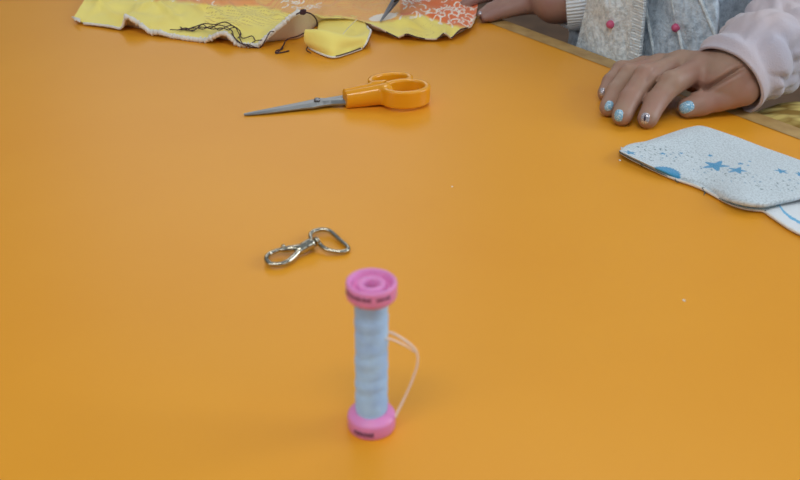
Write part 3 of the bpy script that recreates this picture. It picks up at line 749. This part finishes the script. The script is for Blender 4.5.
# sleeve
def ring_loft(name, centers, radii, m, parent, amp=.003, freq=30, seed=0, n=110, sub=150, fold=None, cap=False, tilt=None):
    Cn = spline([list(c) for c in centers], sub); Rn = spline([(r,) if np.isscalar(r) else r for r in radii], sub)
    V = []; T = np.gradient(Cn, axis=0); T /= np.linalg.norm(T, axis=1)[:, None]
    if tilt is not None:
        tl = np.array(tilt, float); tl /= np.linalg.norm(tl)
        kt = max(3, int(sub * .2))
        for i in range(kt):
            f_ = (i / kt) ** 1.5; T[i] = T[i] * f_ + tl * (1 - f_); T[i] /= np.linalg.norm(T[i])
    nr = np.cross(T[0], (0, 0, 1.)); nr /= np.linalg.norm(nr)
    for i in range(sub):
        nr = nr - T[i] * nr.dot(T[i]); nr /= np.linalg.norm(nr); bi = np.cross(nr, T[i])
        r1 = Rn[i][0]; r2 = Rn[i][-1]
        for k_ in range(n):
            a_ = 2 * math.pi * k_ / n; d = math.cos(a_) * nr; e_ = math.sin(a_) * bi
            p = Cn[i] + r1 * d + r2 * e_
            q = Vector(p) * freq + Vector((seed, 0, 0))
            ds = amp * (noise.noise(q) + .5 * noise.noise(q * 2.3))
            if fold: ds += fold(i / (sub - 1), a_)
            V.append(p + (d + e_) * ds)
    Fc = [(i * n + k_, i * n + (k_ + 1) % n, (i + 1) * n + (k_ + 1) % n, (i + 1) * n + k_) for i in range(sub - 1) for k_ in range(n)]
    # inner wall so the cuff has thickness
    off = len(V); inn = 20
    for i in range(inn):
        for k_ in range(n):
            c_ = Cn[i]; v_ = V[i * n + k_]; d = v_ - c_; L = np.linalg.norm(d); V.append(c_ + d * (1 - .0022 / L))
    Fc += [(off + i * n + (k_ + 1) % n, off + i * n + k_, off + (i + 1) * n + k_, off + (i + 1) * n + (k_ + 1) % n) for i in range(inn - 1) for k_ in range(n)]
    Fc += [((k_ + 1) % n, k_, off + k_, off + (k_ + 1) % n) for k_ in range(n)]
    if cap:
        c_ = len(V); V.append(Cn[-1]); Fc += [((sub - 1) * n + k_, (sub - 1) * n + (k_ + 1) % n, c_) for k_ in range(n)]
    return mesh_obj(name, V, Fc, m, parent)
def fold_b(t, a_):
    n_ = noise.noise(Vector((t * 10 + .8 * math.cos(a_ * 1), math.cos(a_) * 1.1, math.sin(a_) * 1.1))); n2_ = noise.noise(Vector((t * 5, math.cos(a_) * 2.4 + 7, math.sin(a_) * 2.4)))
    g_ = min(1, max(0, t - .07) * 14)
    return -g_ * .0036 * math.exp(-(n_ / .17) ** 2) - g_ * .0016 * math.exp(-(n2_ / .16) ** 2) + g_ * .001 + .0026 * math.sin(t * 44 + 1.9 * math.cos(a_ + .6)) * math.exp(-((t - .17) / .12) ** 2) + .0042 * math.sin(t * 20 + 3 * a_) * (t > .1) * min(1, (t - .1) * 6)
slc = [cuff0, cuff0 + tiltv * .022, G(768, 90, 36), G(800, 78, 44), G(850, 58, 62), G(900, 40, 90), G(930, 20, 150), G(925, -5, 230)]
slr = [(.0296, .0282), (.0315, .0300), (.034, .033), (.040, .039), (.046, .045), (.052, .052), (.058, .058), (.070, .066)]
ring_loft('sleeve', slc, slr, M['jersey'], pb, .0022, 26, 3, fold=fold_b, tilt=tiltv)
def Ep_(px, out, z):
    t_ = (px - 497.5) / 240.5; p = at(497.5 + 240.5 * t_, 25.2 + 90 * t_); q = p + en * out; return Vector((q.x, q.y, z))
# torso and legs of the same person, beyond the edge
tcx = at(1030, 0, 0)
ring_loft('sweatshirt', [tcx + Vector((0, .05, -.28)), tcx + Vector((0, .05, -.1)), tcx + Vector((0, .04, .1)), tcx + Vector((0, .04, .27))], [(.15, .11), (.15, .11), (.16, .11), (.12, .07)], M['jersey'], pb, .006, 12, 5, cap=True)
for d in (0, 1):
    a_ = tcx + Vector((.08 - .15 * d, .03, -.24)); b_ = a_ + Vector((-.16, -.26, .035)); c_ = b_ + Vector((0, -.02, -.45))
    b_ = Ep_(796 + 80 * d, .137, -.080)
    tube('trouser_leg', spline([a_, a_.lerp(b_, .5), b_, b_ + Vector((-.01, -.01, -.12)), Vector((b_.x, b_.y, -.72))], 30), np.interp(np.linspace(0, 1, 30), [0, .5, 1], [.075, .06, .045]), M['navy'], pb, 20)

# gold patterned cushion beyond the edge under the sleeve
cu = []
cpts = [(748, 103.0), (786, 89.5), (812, 99), (880, 128), (860, 150), (800, 128)]
c0 = at(757, 110, -.012) + en * .006; 
CM = Matrix.Translation(at(800, 128.0, 0) + en * .016) @ Matrix(((ed.x, en.x, 0), (ed.y, en.y, 0), (0, 0, 1))).to_4x4()
nn_ = 40; PC = np.zeros((nn_ + 1, nn_ + 1, 3))
for i in range(nn_ + 1):
    for j in range(nn_ + 1):
        u = i / nn_ * 2 - 1; v_ = j / nn_ * 2 - 1; hgt = (1 - abs(u) ** 6) * (1 - abs(v_) ** 6)
        PC[i, j] = CM @ Vector((u * .098 + .036, .020 + v_ * .034, -.025 + .022 * hgt ** .6 + .0012 * noise.noise(Vector((u * 6, v_ * 6, 0)))))
cush = grid('cushion', PC, M['gold'], None, None, .02); tag(cush, 'gold leaf-patterned cushion just beyond the table edge under the pinkish sleeve', 'cushion')

# ------------------------------------------------------------------ child in the fluffy cardigan
pa = thing('person', at(650, 30, -.74), 'child in fluffy white cardigan with pink beads, holding the printed cloth', 'person')
QJ = {'index': [(481.5, 21.5, 7, 4.6), (490, 20, 10, 5.8), (503, 18.5, 13, 7.8), (527, 17, 19, 11.5)],
      'middle': [(464, 10.5, 5.5, 4.6), (476, 9.5, 10, 5.2), (492, 8.5, 14, 6.6), (522, 10, 20, 10)],
      'ring': [(470, -2, 6, 4.6), (482, -2, 12, 5.2), (497, 0, 16, 6.4), (524, 4, 20, 9.5)],
      'little': [(480, -12, 6, 4.2), (490, -11, 11, 4.8), (503, -8, 15, 5.6), (528, -3, 20, 9)],
      'thumb': [(484, 23.5, 4.8, 3.4), (491, 22.5, 6, 4.6), (506, 20.5, 9.5, 6.8), (530, 20, 16, 10)]}
QQ = {k_: [(g3(*q[:3]), q[3]) for q in v_] for k_, v_ in QJ.items()}
w1_ = g3(553, 26, 22); f1_ = g3(585, 30, 28); f2_ = g3(612, 18, 40)
def hand2(X):
    palm = None
    for k_, rw in (('index', 16), ('middle', 15), ('ring', 14), ('little', 13)):
        c_, r_ = QQ[k_][3]; d = sd_cap(X, c_, w1_, r_, rw); palm = d if palm is None else smin(palm, d, 6)
    palm = smin(palm, sd_cap(X, w1_, f1_, 17, 19), 8); palm = smin(palm, sd_cap(X, f1_, f2_, 19, 22), 6)
    fg = None
    for k_ in ('index', 'middle', 'ring', 'little', 'thumb'):
        q = QQ[k_]; d = None
        for (a_, ra), (b_, rb) in zip(q[:-1], q[1:]):
            s_ = sd_cap(X, a_, b_, ra, rb); d = s_ if d is None else smin(d, s_, 2)
        fg = d if fg is None else smin(fg, d, 1.0)
    return smin(palm, fg, 4)
allq = np.array([q[0] for k_ in QJ for q in QQ[k_]] + [w1_, f1_, f2_])
body2 = sdf_mesh('body', hand2, allq.min(0) - 25, allq.max(0) + 25, 1.3, M['skin_b'], pa)
tag(body2, 'hand and forearm reaching for the cloth')
bv2 = bvh_of(body2)
nail(478.6, 14.5, Vector(QQ['index'][0][0] - QQ['index'][1][0]), 4.5, 7, M['nail_silver'], pa, bv2)
# ribbed cuff
def fold_rib(t, a_): return .0007 * math.sin(a_ * 52)
cf = [G(561, 29, 24), G(568, 29.5, 25), G(580, 30, 27), G(598, 30, 30)]
ring_loft('cuff', cf, [(.0235, .0245), (.0235, .025), (.0245, .026), (.027, .028)], M['rib'], pa, .0008, 30, 1, n=260, sub=30, fold=fold_rib, tilt=Vector(G(590, 12, 34)) - Vector(G(560, 20, 24)))
ring_loft('sleeve', [G(592, 30, 29), G(604, 28, 33), G(618, 18, 42), G(632, 0, 66), G(645, -18, 110), G(655, -30, 180)], [(.0265, .027), (.034, .034), (.040, .040), (.046, .046), (.052, .052), (.055, .055)], M['fluffy'], pa, .003, 30, 9, n=90)
# cardigan body: two front panels that overlap at a ribbed placket, wrapped round the trunk beyond the edge
def Ep(px, out, z):                                        # point beyond the edge: seen at picture column px, out metres behind the edge, height z
    q = Ep_(px, out, z); pe = px
    for _ in range(4):
        x_, y_ = proj(np.array(q)); pe += (px - float(x_)) * .9; q = Ep_(pe, out, z)
    return q
def panel(name, x0, x1, m, outf, seed, z0=-.14, z1=.20, tilt=(0, 0), thick=.004, nx=110, nz=110, ribs=0):
    PP = np.zeros((nx, nz, 3))
    for i in range(nx):
        for j in range(nz):
            t = i / (nx - 1); z = z0 + (z1 - z0) * j / (nz - 1); px = x0 + (x1 - x0) * t + (tilt[0] * (1 - t) + tilt[1] * t) * (z + .012)
            o_ = outf(px, z) + .0040 * noise.noise(Vector((px * .05 + seed, z * 34, 0))) + .0012 * noise.noise(Vector((px * .3 + seed, z * 160, 2)))
            if ribs: o_ += .0010 * math.sin(z * ribs)
            PP[i, j] = Ep(px, o_, z)
    V = PP.reshape(-1, 3); V2 = V + np.array(en) * thick; off = len(V); idx = np.arange(nx * nz).reshape(nx, nz)
    Fq = np.stack([idx[:-1, :-1], idx[1:, :-1], idx[1:, 1:], idx[:-1, 1:]], -1).reshape(-1, 4)
    rim = list(idx[:, 0]) + list(idx[-1, 1:]) + list(idx[::-1, -1][1:]) + list(idx[0, ::-1][1:])
    side = [(rim[i + 1], rim[i], rim[i] + off, rim[i + 1] + off) for i in range(len(rim) - 1)]
    return mesh_obj(name, np.vstack([V, V2]), np.vstack([Fq, Fq[:, ::-1] + off, np.array(side)]), m, pa)
def body_out(px, z): return .030 + .0000042 * (px - 690) ** 2 + .16 * max(0, z)
def left_out(px, z): return .014 + .000010 * max(0, 610 - px) ** 2 + .16 * max(0, z)
panel('cardigan_panel', 612, 716, M['grey_knit'], body_out, 4)
lp = panel('cardigan_panel', 574, 633, M['fluffy'], left_out, 8, tilt=(260, 120))
tag(lp, 'fluffy off-white front panel nearest the cuff')
pk = panel('placket', 626, 636, M['placket'], lambda px, z: left_out(px, z) - .0022, 12, tilt=(120, 120), nx=24, nz=420, ribs=3000)
# quilted ridge lines on the grey panel
lst = []
for (x0_, z0_, x1_, z1_) in ((666, .075, 690, -.005), (688, .08, 726, .02), (643, .05, 656, .0)):
    lst.append(tube_vf([Ep(x0_ + (x1_ - x0_) * t, body_out(x0_ + (x1_ - x0_) * t, z0_ + (z1_ - z0_) * t) - .001, z0_ + (z1_ - z0_) * t) for t in np.linspace(0, 1, 20)], .0014, 8))
V, Fc = merge_vf(lst); mesh_obj('knit_ridge', V, Fc, M['fluffy'], pa)
def bead(px, py, outf, r_=.0036):
    # where the sight of the photograph puts the bead on the knit
    best = None
    for z in np.linspace(-.01, .12, 300):
        q = Ep(px, outf(px, z), z); e_ = abs(float(proj(np.array(q))[1]) - py)
        if best is None or e_ < best[0]: best = (e_, q)
    bm = bmesh.new(); bmesh.ops.create_uvsphere(bm, u_segments=16, v_segments=12, radius=r_)
    for v in bm.verts: v.co = Vector((v.co.x, v.co.y, v.co.z * .95)) + best[1] - en * .002
    o = from_bm('bead', bm, M['bead'], pa); return o
bead(612, 24, left_out); bead(677.5, 27.5, body_out)
# trunk and dark trousers
tc_ = Ep(664, .13, 0)
ring_loft('cardigan_back', [tc_ + Vector((0, 0, -.20)), tc_ + Vector((0, 0, 0)), tc_ + Vector((0, 0.02, .2)), tc_ + Vector((0, .03, .3))], [(.085, .07), (.085, .07), (.08, .07), (.05, .045)], M['grey_knit'], pa, .004, 14, 2, cap=True)
for d in (0, 1):
    a_ = Ep_(690 - 60 * d, .15, -.20); b_ = Ep_(535 - 40 * d, .05 + .06 * d, -.11)
    tube('trouser_leg', spline([a_, a_.lerp(b_, .5), b_, b_ + Vector((-.02, -.01, -.12)), Vector((b_.x - .02, b_.y, -.72))], 30), np.interp(np.linspace(0, 1, 30), [0, .5, 1], [.07, .06, .045]), M['brown_cloth'], pa, 20)
